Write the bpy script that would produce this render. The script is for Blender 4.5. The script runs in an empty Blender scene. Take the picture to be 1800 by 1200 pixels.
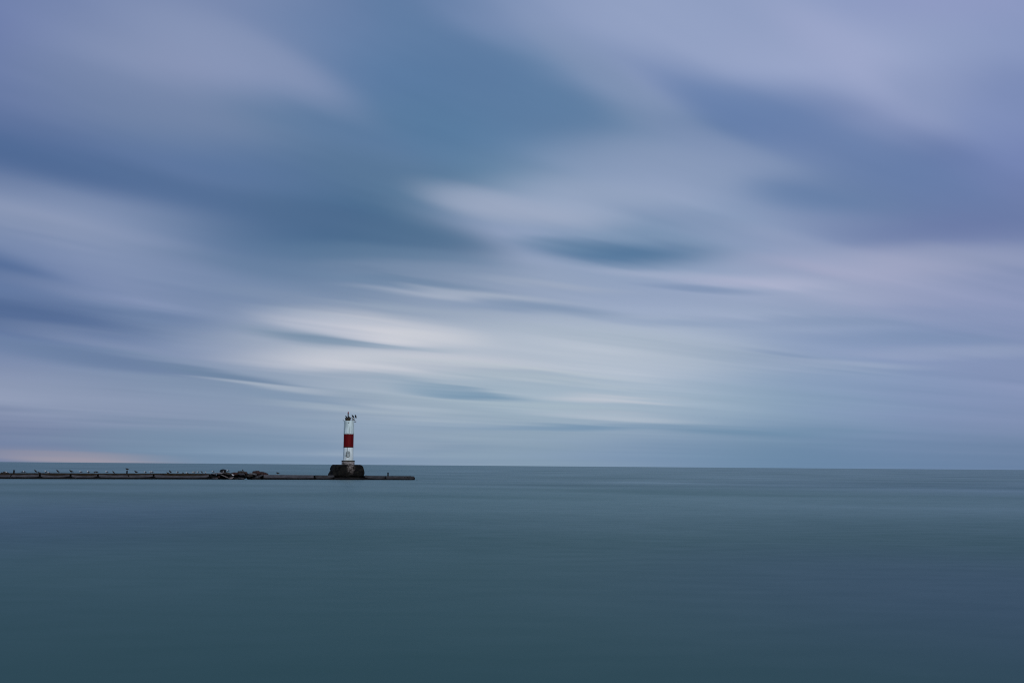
import bpy, bmesh, math, random
from mathutils import Vector, Matrix, noise as mnoise

R = math.radians
random.seed(11)
sc = bpy.context.scene
col = sc.collection

# ------------------------------------------------------------------ camera
CAM_H = 2.9
F_PX = 2000.0                       # 40 mm lens on a 36 mm frame, photo 1800 px wide
PITCH = math.atan(218.4 / F_PX)
ROLL = R(0.447)
cam_d = bpy.data.cameras.new('camera')
cam_d.sensor_width = 36.0
cam_d.lens = 40.0
cam_d.clip_start = 0.1
cam_d.clip_end = 300000.0
cam = bpy.data.objects.new('camera', cam_d)
col.objects.link(cam)
CAM_M = Matrix.Translation((0, 0, CAM_H)) @ Matrix.Rotation(R(90) + PITCH, 4, 'X') @ Matrix.Rotation(ROLL, 4, 'Z')
cam.matrix_world = CAM_M
sc.camera = cam


def ray(px, py):
    v = Vector(((px - 900) / F_PX, (600 - py) / F_PX, -1.0))
    return (CAM_M.to_3x3() @ v).normalized()


def on_water(px, py):
    d = ray(px, py)
    t = -CAM_H / d.z
    return Vector((d.x * t, d.y * t, 0))


# the breakwater: a straight line on the water, S along it, D behind its face
P0 = on_water(0, 841.2)
P1 = on_water(728, 843.2)
TANG = (P1 - P0).normalized()
NORM = Vector((-TANG.y, TANG.x, 0))
if NORM.y < 0:
    NORM = -NORM
PHI = math.atan2(TANG.y, TANG.x)


def bw(px, py, d=0.0):
    r = ray(px, py)
    o = Vector((0, 0, CAM_H))
    q = P0 + NORM * d
    t = (q - o).dot(NORM) / r.dot(NORM)
    p = o + r * t
    return (p - P0).dot(TANG), p.z


def world(s, d, z=0.0):
    p = P0 + TANG * s + NORM * d
    return Vector((p.x, p.y, z))


TOPLINE = [(-200, 830.2), (0, 831.2), (100, 831.3), (190, 832.0), (300, 832.1), (365, 832.3), (462, 834.0), (555, 834.8), (640, 835.6), (680, 836.0), (730, 836.2)]


def topy(px):
    for (a, ya), (b, yb) in zip(TOPLINE, TOPLINE[1:]):
        if a <= px <= b:
            return ya + (yb - ya) * (px - a) / (b - a)
    return 836.0


# ------------------------------------------------------------------ materials
def lin(c):
    out = []
    for v in c:
        v = v / 255.0
        out.append(v / 12.92 if v <= 0.04045 else ((v + 0.055) / 1.055) ** 2.4)
    return tuple(out) + (1.0,)


def new_mat(name):
    m = bpy.data.materials.new(name)
    m.use_nodes = True
    nt = m.node_tree
    p = nt.nodes['Principled BSDF']
    p.inputs['Specular IOR Level'].default_value = 0.12      # dull, weathered surfaces
    return m, nt, p


def mottled(name, c1, c2, scale, rough=0.8, stretch=(1, 1, 1), lo=0.35, hi=0.65, bump=0.0, c3=None, s3=9.0, t3=0.66):
    m, nt, p = new_mat(name)
    N, L = nt.nodes, nt.links
    tc = N.new('ShaderNodeTexCoord')
    mp = N.new('ShaderNodeMapping')
    mp.inputs['Scale'].default_value = stretch
    L.new(tc.outputs['Object'], mp.inputs['Vector'])
    n = N.new('ShaderNodeTexNoise')
    n.inputs['Scale'].default_value = scale
    n.inputs['Detail'].default_value = 6
    L.new(mp.outputs[0], n.inputs['Vector'])
    r = N.new('ShaderNodeValToRGB')
    r.color_ramp.elements[0].position = lo
    r.color_ramp.elements[0].color = tuple(c1) + (1,)
    r.color_ramp.elements[1].position = hi
    r.color_ramp.elements[1].color = tuple(c2) + (1,)
    L.new(n.outputs['Fac'], r.inputs['Fac'])
    out = r.outputs['Color']
    if c3:
        n3 = N.new('ShaderNodeTexNoise')
        n3.inputs['Scale'].default_value = s3
        n3.inputs['Detail'].default_value = 4
        L.new(tc.outputs['Object'], n3.inputs['Vector'])
        mr = N.new('ShaderNodeMapRange')
        mr.inputs[1].default_value = t3
        mr.inputs[2].default_value = t3 + 0.06
        L.new(n3.outputs['Fac'], mr.inputs[0])
        mx = N.new('ShaderNodeMix')
        mx.data_type = 'RGBA'
        L.new(mr.outputs[0], mx.inputs[0])
        L.new(out, mx.inputs[6])
        mx.inputs[7].default_value = tuple(c3) + (1,)
        out = mx.outputs[2]
    L.new(out, p.inputs['Base Color'])
    p.inputs['Roughness'].default_value = rough
    if bump:
        b = N.new('ShaderNodeBump')
        b.inputs['Strength'].default_value = bump
        b.inputs['Distance'].default_value = 0.05
        L.new(n.outputs['Fac'], b.inputs['Height'])
        L.new(b.outputs[0], p.inputs['Normal'])
    return m


M = {}
M['footing'] = mottled('wet_black_footing', (0.0015, 0.0015, 0.002), (0.005, 0.005, 0.005), 1.5, 0.9)
M['concrete'] = mottled('dark_weathered_concrete', (0.040, 0.040, 0.046), (0.092, 0.090, 0.100), 1.6, 0.9, (0.5, 1, 2.0), 0.3, 0.7, 0.4, (0.19, 0.18, 0.18), 3.0, 0.70)
M['concrete_dark'] = mottled('darker_weathered_concrete', (0.020, 0.020, 0.022), (0.058, 0.058, 0.062), 1.6, 0.9, (0.5, 1, 2.0), 0.3, 0.7, 0.4)
M['apron'] = mottled('wet_apron_stone', (0.006, 0.006, 0.007), (0.022, 0.022, 0.024), 1.8, 0.9)
M['cap'] = mottled('brown_crusted_cap', (0.008, 0.006, 0.004), (0.034, 0.025, 0.016), 2.2, 0.95, (0.6, 1, 1.5), 0.3, 0.7, 0.4)
M['iron'] = mottled('black_iron', (0.004, 0.004, 0.005), (0.012, 0.011, 0.010), 6, 0.7)
M['gull_white'] = mottled('white_feathers', (0.38, 0.39, 0.40), (0.52, 0.52, 0.52), 8, 0.8)
M['gull_mantle'] = mottled('grey_feathers', (0.030, 0.031, 0.035), (0.060, 0.062, 0.068), 12, 0.8)
M['gull_brown'] = mottled('brown_feathers', (0.012, 0.010, 0.009), (0.030, 0.025, 0.021), 14, 0.85)
M['gull_speckle'] = mottled('pale_brown_feathers', (0.045, 0.040, 0.036), (0.11, 0.10, 0.09), 16, 0.85)
M['gull_black'] = mottled('black_feathers', (0.005, 0.005, 0.006), (0.012, 0.012, 0.013), 10, 0.7)
M['beak'] = mottled('dull_yellow_beak', (0.20, 0.13, 0.03), (0.28, 0.18, 0.04), 10, 0.5)
M['leg_skin'] = mottled('dark_bird_legs', (0.05, 0.035, 0.03), (0.09, 0.06, 0.05), 10, 0.6)
ROCK = {
    'dark': mottled('black_wet_and_shaded_rock', (0.002, 0.002, 0.0025), (0.010, 0.010, 0.010), 2.5, 0.7, bump=0.6),  # near-black that also carries the shadow inside the heap
    'grey': mottled('grey_rock', (0.014, 0.014, 0.016), (0.062, 0.060, 0.065), 2.5, 0.9, lo=0.3, hi=0.72, bump=0.6),
    'pale': mottled('pale_grey_rock', (0.045, 0.045, 0.047), (0.16, 0.155, 0.16), 2.2, 0.9, lo=0.3, hi=0.7, bump=0.6),
    'pink': mottled('pinkish_slab', (0.09, 0.075, 0.072), (0.17, 0.145, 0.14), 2.2, 0.9, lo=0.3, hi=0.7, bump=0.6),
    'red': mottled('reddish_brown_rock', (0.012, 0.007, 0.006), (0.052, 0.029, 0.025), 2.2, 0.9, lo=0.3, hi=0.7, bump=0.6),
    'brown': mottled('grey_brown_rock', (0.010, 0.009, 0.008), (0.050, 0.043, 0.038), 2.5, 0.9, lo=0.3, hi=0.7, bump=0.6),
}


# ------------------------------------------------------------------ object helpers
def link_mesh(name, bm, mats, parent=None, smooth=False):
    me = bpy.data.meshes.new(name)
    bmesh.ops.recalc_face_normals(bm, faces=bm.faces)
    bm.to_mesh(me)
    bm.free()
    if not isinstance(mats, (list, tuple)):
        mats = [mats]
    for m in mats:
        me.materials.append(m)
    if smooth:
        for p in me.polygons:
            p.use_smooth = True
    o = bpy.data.objects.new(name, me)
    col.objects.link(o)
    if parent:
        o.parent = parent
    return o


def empty(name, loc, rz=0.0):
    o = bpy.data.objects.new(name, None)
    o.empty_display_size = 0.3
    col.objects.link(o)
    o.location = loc
    o.rotation_euler = (0, 0, rz)
    return o


def tag(o, label, cat, group=None):
    o['label'] = label
    o['category'] = cat
    if group:
        o['group'] = group
    return o


def box(bm, x0, x1, y0, y1, z0, z1, rot=None, piv=None):
    vs = [bm.verts.new((x, y, z)) for x in (x0, x1) for y in (y0, y1) for z in (z0, z1)]
    for f in ((0, 1, 3, 2), (4, 6, 7, 5), (0, 4, 5, 1), (2, 3, 7, 6), (0, 2, 6, 4), (1, 5, 7, 3)):
        bm.faces.new([vs[i] for i in f])
    if rot is not None:
        c = Vector(piv) if piv else Vector(((x0 + x1) / 2, (y0 + y1) / 2, (z0 + z1) / 2))
        bmesh.ops.rotate(bm, verts=vs, cent=c, matrix=rot)
    return vs


def tube(bm, a, b, r0, r1=None, n=8):
    a, b = Vector(a), Vector(b)
    r1 = r0 if r1 is None else r1
    d = (b - a).normalized()
    u = d.orthogonal().normalized()
    w = d.cross(u)
    ra, rb = [], []
    for i in range(n):
        t = 2 * math.pi * i / n
        k = u * math.cos(t) + w * math.sin(t)
        ra.append(bm.verts.new(a + k * r0))
        rb.append(bm.verts.new(b + k * r1))
    for i in range(n):
        j = (i + 1) % n
        bm.faces.new((ra[i], ra[j], rb[j], rb[i]))
    bm.faces.new(ra)
    bm.faces.new(rb)


def lathe(bm, prof, n=48, cx=0.0, cy=0.0):
    rings = []
    for r, z in prof:
        rings.append([bm.verts.new((cx + r * math.cos(2 * math.pi * i / n), cy + r * math.sin(2 * math.pi * i / n), z)) for i in range(n)])
    for a, b in zip(rings, rings[1:]):
        for i in range(n):
            j = (i + 1) % n
            bm.faces.new((a[i], a[j], b[j], b[i]))
    bm.faces.new(rings[0])
    bm.faces.new(rings[-1])
    return rings


def strip(bm, xs, top, bot, d0, d1, rows=4, amp=0.03, seed=0.0, backrow=True):
    """a slab running along x: top(x) and bot(x) heights, front face at depth d0, back at d1, worn by noise"""
    front = []
    for x in xs:
        zt, zb = top(x), bot(x)
        colv = []
        for k in range(rows + 1):
            z = zb + (zt - zb) * k / rows
            nz = mnoise.noise(Vector((x * 0.9 + seed, z * 2.5, seed)))
            n2 = mnoise.noise(Vector((x * 3.1 + seed, z * 5.0, 7 + seed)))
            y = d0 + amp * (nz + 0.6 * n2)
            zz = z + (amp * 0.5 * n2 if k == rows else 0)
            colv.append(bm.verts.new((x, y, zz)))
        back_t = bm.verts.new((x, d1, colv[-1].co.z))
        back_b = bm.verts.new((x, d1, zb))
        front.append((colv, back_t, back_b))
    for (a, at, ab), (b, bt, bb) in zip(front, front[1:]):
        for k in range(rows):
            bm.faces.new((a[k], b[k], b[k + 1], a[k + 1]))
        bm.faces.new((a[-1], b[-1], bt, at))
        bm.faces.new((at, bt, bb, ab))
        bm.faces.new((ab, bb, b[0], a[0]))
    for (c, t, b) in (front[0], front[-1]):
        bm.faces.new(c + [t, b])


# ------------------------------------------------------------------ sky
w = bpy.data.worlds.new('World')
sc.world = w
w.use_nodes = True
NT = w.node_tree
N, L = NT.nodes, NT.links
N.clear()
wout = N.new('ShaderNodeOutputWorld')
bg = N.new('ShaderNodeBackground')
L.new(bg.outputs[0], wout.inputs[0])
SUN_EL, SUN_AZ = R(30), R(160)        # azimuth clockwise from +Y (camera looks along +Y)
sky = N.new('ShaderNodeTexSky')
sky.sky_type = 'NISHITA'
sky.sun_disc = False
sky.sun_elevation = SUN_EL
sky.sun_rotation = SUN_AZ
sky.air_density = 1.0
sky.dust_density = 2.0

tc = N.new('ShaderNodeTexCoord')
sep = N.new('ShaderNodeSeparateXYZ')
L.new(tc.outputs['Generated'], sep.inputs[0])


def mth(op, a, b=None, c=None):
    n = N.new('ShaderNodeMath')
    n.operation = op
    for i, v in enumerate((a, b, c)):
        if v is None:
            continue
        if isinstance(v, (int, float)):
            n.inputs[i].default_value = v
        else:
            L.new(v, n.inputs[i])
    return n.outputs[0]


DEG = 180 / math.pi
az = mth('MULTIPLY', mth('ARCTAN2', sep.outputs[0], sep.outputs[1]), DEG)
el = mth('MULTIPLY', mth('ARCSINE', sep.outputs[2]), DEG)


def mixc(fac, a, b):
    n = N.new('ShaderNodeMix')
    n.data_type = 'RGBA'
    for s, v in ((n.inputs[0], fac), (n.inputs[6], a), (n.inputs[7], b)):
        if isinstance(v, (int, float, tuple)):
            s.default_value = v
        else:
            L.new(v, s)
    return n.outputs[2]


def maprange(v, a, b, c=0.0, d=1.0, kind='LINEAR'):
    n = N.new('ShaderNodeMapRange')
    n.interpolation_type = kind
    L.new(v, n.inputs[0])
    n.inputs[1].default_value = a
    n.inputs[2].default_value = b
    n.inputs[3].default_value = c
    n.inputs[4].default_value = d
    return n.outputs[0]


# cloud deck coordinates: the direction carried up to a flat layer, turned to the wind and stretched along it
zc = mth('ADD', mth('MAXIMUM', sep.outputs[2], 0.0), 0.06)
comb = N.new('ShaderNodeCombineXYZ')
L.new(mth('DIVIDE', sep.outputs[0], zc), comb.inputs[0])
L.new(mth('DIVIDE', sep.outputs[1], zc), comb.inputs[1])
WIND = R(42)
turn = N.new('ShaderNodeMapping')
turn.vector_type = 'POINT'
turn.inputs['Rotation'].default_value = (0, 0, WIND)      # wind axis (sin42, cos42) -> +Y
L.new(comb.outputs[0], turn.inputs[0])


def streak(scale, stretch, detail=3.0, off=0.0):
    m = N.new('ShaderNodeMapping')
    m.inputs['Location'].default_value = (off, off * 0.7, off)
    m.inputs['Scale'].default_value = (scale, scale / stretch, 1)
    L.new(turn.outputs[0], m.inputs[0])
    n = N.new('ShaderNodeTexNoise')
    n.inputs['Scale'].default_value = 1.0
    n.inputs['Detail'].default_value = detail
    n.inputs['Roughness'].default_value = 0.45
    L.new(m.outputs[0], n.inputs['Vector'])
    return n.outputs['Fac']


n_mid = streak(1.3, 6.0, 2.0, 11.7)

# slow wander of the coordinates so that no cloud keeps a clean outline
high = maprange(el, 1.0, 14.0, 0.12, 1.0, 'SMOOTHSTEP')
nm = mth('MULTIPLY', mth('SUBTRACT', n_mid, 0.5), high)
az_w = mth('ADD', az, mth('MULTIPLY', nm, 2.0))
el_w = mth('ADD', el, mth('MULTIPLY', nm, 0.9))
# wind streaks: lines of cloud that run together towards a point on the horizon far to the right (azimuth 52)
m_ = mth('DIVIDE', mth('MAXIMUM', el, 0.0), mth('MAXIMUM', mth('SUBTRACT', 52.0, az), 8.0))
lm = mth('LOGARITHM', mth('ADD', m_, 0.035), math.e)


def wisps(fu, fv, detail, off, rough=0.5):
    v = N.new('ShaderNodeCombineXYZ')
    L.new(mth('MULTIPLY', lm, fu), v.inputs[0])
    L.new(mth('MULTIPLY', az, fv), v.inputs[1])
    v.inputs[2].default_value = off
    t = N.new('ShaderNodeTexNoise')
    t.inputs['Scale'].default_value = 1.0
    t.inputs['Detail'].default_value = detail
    t.inputs['Roughness'].default_value = rough
    L.new(v.outputs[0], t.inputs['Vector'])
    return mth('SUBTRACT', t.outputs['Fac'], 0.5)


w_broad = wisps(4.0, 0.055, 1.0, 3.7)
w_fine = wisps(9.5, 0.060, 2.5, 9.2, 0.5)
patchy = maprange(wisps(3.0, 0.10, 1.0, 21.0), -0.15, 0.15, 0.35, 1.3)
# the finer texture belongs to the low, far part of the deck; overhead it is soft
fine_amt = mth('MULTIPLY', maprange(el, 7.0, 20.0, 1.0, 0.35, 'SMOOTHSTEP'), patchy)
fine_amt = mth('MULTIPLY', fine_amt, maprange(el, 0.3, 3.2, 0.35, 1.0, 'SMOOTHSTEP'))
fine_amt = mth('MULTIPLY', fine_amt, maprange(az, 2.0, 17.0, 1.0, 0.5, 'SMOOTHSTEP'))
n_low = mth('MULTIPLY', w_fine, fine_amt)
el_w = mth('ADD', el_w, mth('MULTIPLY', n_low, 1.7))
el_w = mth('ADD', el_w, mth('MULTIPLY', w_broad, 0.7))
az_w = mth('ADD', az_w, mth('MULTIPLY', w_broad, 6.0))
pt = N.new('ShaderNodeCombineXYZ')
L.new(az_w, pt.inputs[0])
L.new(el_w, pt.inputs[1])


def azel(px, py):
    d = ray(px, py)
    return math.atan2(d.x, d.y) * DEG, math.asin(d.z) * DEG


GX = [0, 225, 450, 675, 900, 1125, 1350, 1575, 1800]
GRID = [
    (0, [(112, 128, 172), (120, 135, 175), (122, 138, 176), (105, 130, 170), (130, 148, 185), (150, 163, 198), (150, 163, 200), (150, 160, 200), (146, 156, 197)]),
    (100, [(110, 125, 172), (128, 142, 178), (136, 148, 183), (98, 126, 166), (104, 133, 170), (140, 155, 190), (158, 169, 204), (156, 167, 203), (142, 155, 195)]),
    (200, [(105, 122, 165), (112, 130, 166), (110, 131, 165), (92, 122, 158), (92, 125, 162), (122, 143, 177), (106, 129, 172), (135, 148, 188), (131, 145, 187)]),
    (300, [(82, 106, 151), (95, 118, 160), (92, 118, 158), (88, 118, 152), (105, 134, 165), (143, 159, 190), (130, 148, 183), (105, 126, 169), (115, 130, 178)]),
    (400, [(132, 146, 179), (126, 142, 176), (88, 115, 152), (80, 112, 145), (146, 160, 190), (125, 148, 179), (138, 154, 187), (115, 130, 172), (112, 125, 170)]),
    (500, [(98, 120, 162), (122, 138, 174), (115, 135, 169), (124, 143, 172), (148, 162, 188), (148, 163, 192), (155, 167, 196), (152, 161, 192), (138, 149, 185)]),
    (600, [(105, 125, 165), (116, 136, 171), (135, 150, 178), (155, 168, 188), (172, 183, 200), (170, 183, 202), (147, 164, 192), (134, 152, 187), (130, 145, 182)]),
    (700, [(135, 148, 178), (132, 149, 178), (138, 156, 181), (158, 174, 192), (158, 177, 194), (158, 177, 196), (137, 161, 187), (130, 151, 185), (130, 146, 183)]),
    (800, [(116, 131, 164), (115, 137, 165), (120, 145, 172), (130, 152, 178), (135, 158, 180), (125, 150, 178), (109, 139, 169), (108, 135, 168), (108, 132, 165)]),
]
EDGE = lin((128, 144, 180))
base = None
els = []
for gy, cols in reversed(GRID):
    ramp = N.new('ShaderNodeValToRGB')
    cr = ramp.color_ramp
    cr.interpolation = 'CARDINAL'
    pts = [(0.0, EDGE)]
    e_mean = 0
    for gx, c in zip(GX, cols):
        a, e = azel(gx, gy)
        e_mean += e / len(GX)
        pts.append((a / 360 + 0.5, lin(c)))
    pts.insert(1, (0.405, lin(cols[0])))
    pts.insert(1, (0.33, EDGE))
    pts.append((0.595, lin(cols[-1])))
    pts.append((0.67, EDGE))
    pts.append((1.0, EDGE))
    cr.elements[0].position, cr.elements[0].color = pts[0]
    cr.elements[1].position, cr.elements[1].color = pts[-1]
    for p_, c_ in pts[1:-1]:
        e_ = cr.elements.new(p_)
        e_.color = c_
    L.new(mth('MULTIPLY_ADD', az_w, 1 / 360, 0.5), ramp.inputs[0])
    if base is None:
        base = ramp.outputs[0]
    else:
        f = maprange(el_w, els[-1], e_mean, 0, 1, 'SMOOTHSTEP')
        base = mixc(f, base, ramp.outputs[0])
    els.append(e_mean)
# higher than the photograph reaches: the overcast levels out
base = mixc(maprange(el_w, 24, 40, 0, 1, 'SMOOTHSTEP'), base, lin((132, 150, 184)))

# (x, y, half length, half height, slope down to the right in degrees, colour, strength), photo px turned to sky angles
CLOUDS = [
    # upper left veil and its crisp right edge
    (420, 76, 320, 88, 19, (138, 151, 185), .7),
    (560, 120, 250, 55, 24, (134, 148, 182), .65),
    (250, 150, 330, 90, 12, (122, 137, 173), .5),
    (740, 60, 260, 60, 27, (99, 127, 166), .7),
    (840, 130, 300, 85, 22, (92, 123, 162), .8),
    (640, 225, 330, 80, 12, (90, 119, 157), .6),
    (960, 185, 190, 60, 14, (95, 127, 164), .6),
    (90, 292, 380, 52, 11, (79, 105, 149), .85),
    (330, 345, 330, 50, 11, (82, 109, 151), .75),
    (560, 395, 330, 60, 7, (79, 108, 145), .8),
    (740, 420, 230, 60, 3, (82, 113, 146), .75),
    (700, 290, 230, 60, 8, (92, 121, 155), .5),
    # left bright shoulder
    (110, 390, 330, 40, 9, (144, 155, 185), .85),
    (290, 440, 270, 55, 11, (132, 147, 180), .6),
    (-10, 466, 190, 54, 9, (84, 108, 152), .95),
    (130, 512, 300, 26, 8, (120, 136, 172), .55),
    (40, 556, 430, 50, 6, (78, 102, 146), .95),
    (330, 560, 240, 34, 5, (102, 124, 162), .7),
    (230, 598, 330, 22, 6, (126, 142, 175), .55),
    (200, 634, 370, 34, 7, (101, 123, 160), .85),
    (430, 665, 190, 18, 7, (103, 128, 159), .8),
    (120, 705, 520, 46, 6, (140, 153, 181), .65),
    (480, 470, 300, 30, 7, (98, 124, 158), .5),
    (700, 455, 300, 22, 5, (104, 131, 162), .5),
    # middle: thin layers between dark and light
    (560, 525, 260, 24, 6, (134, 150, 178), .45),
    (760, 480, 280, 16, 5, (130, 148, 176), .5),
    (730, 500, 260, 12, 6, (106, 132, 163), .55),
    (850, 522, 280, 12, 4, (172, 181, 199), .7),
    (960, 502, 240, 12, 4, (165, 175, 196), .55),
    (970, 543, 240, 20, 3, (126, 147, 177), .75),
    (760, 545, 260, 12, 4, (158, 171, 190), .5),
    (1180, 545, 330, 14, 4, (158, 172, 199), .4),
    (1200, 566, 320, 12, 3, (134, 154, 185), .45),
    # the bright core over the tower
    (700, 600, 430, 75, 4, (176, 186, 202), .55),
    (720, 578, 260, 34, 8, (205, 206, 215), .9),
    (590, 566, 200, 18, 7, (186, 191, 207), .6),
    (780, 590, 150, 26, 4, (206, 208, 216), .6),
    (720, 634, 370, 36, 1, (200, 203, 213), .85),
    (585, 592, 210, 20, 7, (108, 134, 161), .8),
    (680, 605, 180, 11, 4, (134, 155, 178), .6),
    (760, 611, 170, 9, 2, (166, 180, 195), .4),
    (640, 560, 260, 10, 6, (166, 177, 197), .4),
    (1050, 610, 430, 70, 3, (178, 189, 203), .55),
    (900, 648, 330, 14, 3, (187, 197, 206), .5),
    (480, 683, 190, 13, 5, (172, 183, 199), .75),
    (520, 704, 220, 15, 5, (122, 146, 174), .6),
    (600, 722, 230, 13, 3, (166, 181, 196), .5),
    (830, 691, 160, 17, 5, (100, 137, 168), .85),
    (780, 682, 150, 14, 6, (138, 162, 184), .6),
    (930, 668, 300, 10, 3, (180, 192, 203), .5),
    (960, 715, 320, 10, 2, (170, 187, 199), .5),
    (1060, 700, 160, 14, 2, (190, 196, 208), .75),
    (1090, 732, 260, 13, 2, (174, 187, 202), .75),
    (990, 752, 330, 11, -1, (108, 142, 173), .75),
    (1340, 757, 280, 16, 2, (103, 137, 167), .65),
    (760, 748, 330, 20, 1, (140, 162, 186), .5),
    (690, 782, 130, 22, 2, (150, 168, 187), .5),
    (870, 775, 200, 18, 2, (146, 166, 186), .4),
    # bright fan right of the middle
    (870, 352, 190, 42, 12, (158, 169, 194), .65),
    (960, 362, 230, 42, 8, (166, 175, 199), .7),
    (1040, 338, 300, 58, 4, (156, 169, 196), .65),
    (1150, 290, 260, 60, 12, (144, 159, 190), .6),
    (1280, 275, 250, 60, 20, (140, 155, 188), .55),
    (1400, 345, 170, 32, 12, (101, 129, 170), .55),
    (1240, 385, 220, 24, 12, (138, 154, 186), .45),
    (1085, 440, 280, 36, 3, (82, 117, 154), .95),
    (1000, 425, 170, 22, 4, (104, 133, 165), .5),
    (1320, 420, 220, 20, 12, (142, 157, 189), .5),
    (1170, 478, 240, 14, 4, (164, 174, 200), .6),
    (1340, 492, 230, 20, 3, (172, 177, 204), .85),
    (1230, 505, 180, 13, 6, (124, 144, 178), .75),
    # right bands
    (1540, 460, 380, 42, 3, (165, 169, 198), .85),
    (1430, 428, 210, 28, 18, (152, 163, 194), .55),
    (1720, 450, 240, 34, 8, (148, 157, 189), .5),
    (1330, 180, 340, 75, 23, (103, 128, 172), .85),
    (1560, 285, 380, 85, 26, (106, 128, 172), .7),
    (1470, 345, 260, 55, 12, (103, 127, 168), .65),
    (1470, 100, 400, 85, 28, (164, 172, 207), .85),
    (1660, 170, 200, 70, 24, (138, 152, 190), .6),
    (1180, 45, 350, 70, 20, (152, 165, 199), .6),
    (1080, 140, 260, 50, 26, (132, 150, 183), .6),
    (1000, 70, 200, 50, 24, (138, 154, 188), .5),
    (1790, 215, 150, 140, 0, (126, 142, 187), .5),
    (1385, 628, 130, 13, 8, (128, 149, 182), .55),
    (1470, 643, 280, 17, 1, (158, 172, 198), .65),
    (1700, 618, 280, 18, 2, (150, 163, 193), .5),
    (1600, 596, 280, 17, 4, (121, 142, 178), .55),
    (1430, 566, 280, 12, 4, (127, 147, 180), .45),
    (1700, 540, 260, 20, 4, (128, 144, 181), .4),
    # low down
    (150, 805, 250, 24, 2, (158, 152, 165), .8),
    (30, 778, 240, 24, 3, (114, 131, 165), .5),
    (400, 770, 320, 16, 2, (116, 141, 169), .5),
    (560, 745, 280, 11, 3, (136, 156, 181), .45),
]
PPD = F_PX / DEG
for (cx, cy, a, b, slope, c, k) in CLOUDS:
    A, E = azel(cx, cy)
    sx = math.cos(R(A)) ** 2            # pixels per degree grow towards the frame edge
    m = N.new('ShaderNodeMapping')
    m.vector_type = 'TEXTURE'
    m.inputs['Location'].default_value = (A, E, 0)
    m.inputs['Rotation'].default_value = (0, 0, -R(slope))
    m.inputs['Scale'].default_value = (a / PPD * (0.5 + 0.5 * sx), b / PPD, 1)
    # a vanishing tie to the layer below makes the renderer evaluate the layers one after another
    tie = N.new('ShaderNodeVectorMath')
    tie.operation = 'MULTIPLY_ADD'
    L.new(base, tie.inputs[0])
    tie.inputs[1].default_value = (1e-7, 1e-7, 1e-7)
    L.new(pt.outputs[0], tie.inputs[2])
    L.new(tie.outputs[0], m.inputs[0])
    ln = N.new('ShaderNodeVectorMath')
    ln.operation = 'LENGTH'
    L.new(m.outputs[0], ln.inputs[0])
    f = maprange(ln.outputs['Value'], 0.0, 1.0, k, 0.0, 'SMOOTHERSTEP')
    base = mixc(f, base, lin(c))

# fine wind streaks over everything
amp = mth('ADD', mth('MULTIPLY', n_low, 0.42), 1.0)
amp = mth('ADD', amp, mth('MULTIPLY', w_broad, 0.16))
amp = mth('ADD', amp, mth('MULTIPLY', nm, 0.10))
# a thin gap lets the blue through: red falls off faster than blue
tint = N.new('ShaderNodeCombineXYZ')
L.new(mth('POWER', amp, 1.35), tint.inputs[0])
L.new(amp, tint.inputs[1])
L.new(mth('POWER', amp, 0.75), tint.inputs[2])
# the high part of the deck is thicker and a little bluer
thick = N.new('ShaderNodeMix')
thick.data_type = 'RGBA'
thick.blend_type = 'MULTIPLY'
L.new(maprange(el, 5.0, 12.0, 0.0, 1.0, 'SMOOTHSTEP'), thick.inputs[0])
L.new(base, thick.inputs[6])
thick.inputs[7].default_value = (0.925, 0.955, 0.960, 1)
base = thick.outputs[2]
tm = N.new('ShaderNodeVectorMath')
tm.operation = 'MULTIPLY'
L.new(base, tm.inputs[0])
L.new(tint.outputs[0], tm.inputs[1])
vm = N.new('ShaderNodeVectorMath')
vm.operation = 'SCALE'
L.new(tm.outputs[0], vm.inputs[0])
# the cloud cover is thinner and brighter towards the low sun behind the camera
back = maprange(sep.outputs[1], 0.3, -0.8, 1.0, 1.7, 'SMOOTHSTEP')
L.new(mth('MULTIPLY', back, 10.0), vm.inputs['Scale'])
final = mixc(0.96, sky.outputs[0], vm.outputs[0])
L.new(final, bg.inputs[0])
bg.inputs[1].default_value = 0.1

sun_d = bpy.data.lights.new('sun', 'SUN')
sun_d.energy = 1.5
sun_d.angle = R(20)
sun_d.color = (1.0, 0.95, 0.88)
sun = bpy.data.objects.new('sun', sun_d)
col.objects.link(sun)
sdir = Vector((math.sin(SUN_AZ) * math.cos(SUN_EL), math.cos(SUN_AZ) * math.cos(SUN_EL), math.sin(SUN_EL)))
sun.rotation_euler = sdir.to_track_quat('Z', 'Y').to_euler()
sun.location = (30, -60, 60)

# ------------------------------------------------------------------ water
bm = bmesh.new()
EXT = 90000
vs = [bm.verts.new((x, y, 0)) for x, y in ((-EXT, -EXT), (EXT, -EXT), (EXT, EXT), (-EXT, EXT))]
bm.faces.new(vs)
m, nt, p = new_mat('lake_water')
Nw, Lw = nt.nodes, nt.links
geo = Nw.new('ShaderNodeNewGeometry')


def wnoise(sx, sy, detail, off):
    mp = Nw.new('ShaderNodeMapping')
    mp.inputs['Scale'].default_value = (sx, sy, 1)
    mp.inputs['Location'].default_value = (off, off, 0)
    Lw.new(geo.outputs['Position'], mp.inputs[0])
    n = Nw.new('ShaderNodeTexNoise')
    n.inputs['Scale'].default_value = 1
    n.inputs['Detail'].default_value = detail
    Lw.new(mp.outputs[0], n.inputs['Vector'])
    return n.outputs['Fac']


def wmath(op, a, b):
    n = Nw.new('ShaderNodeMath')
    n.operation = op
    for i, v in enumerate((a, b)):
        if isinstance(v, (int, float)):
            n.inputs[i].default_value = v
        else:
            Lw.new(v, n.inputs[i])
    return n.outputs[0]


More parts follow.
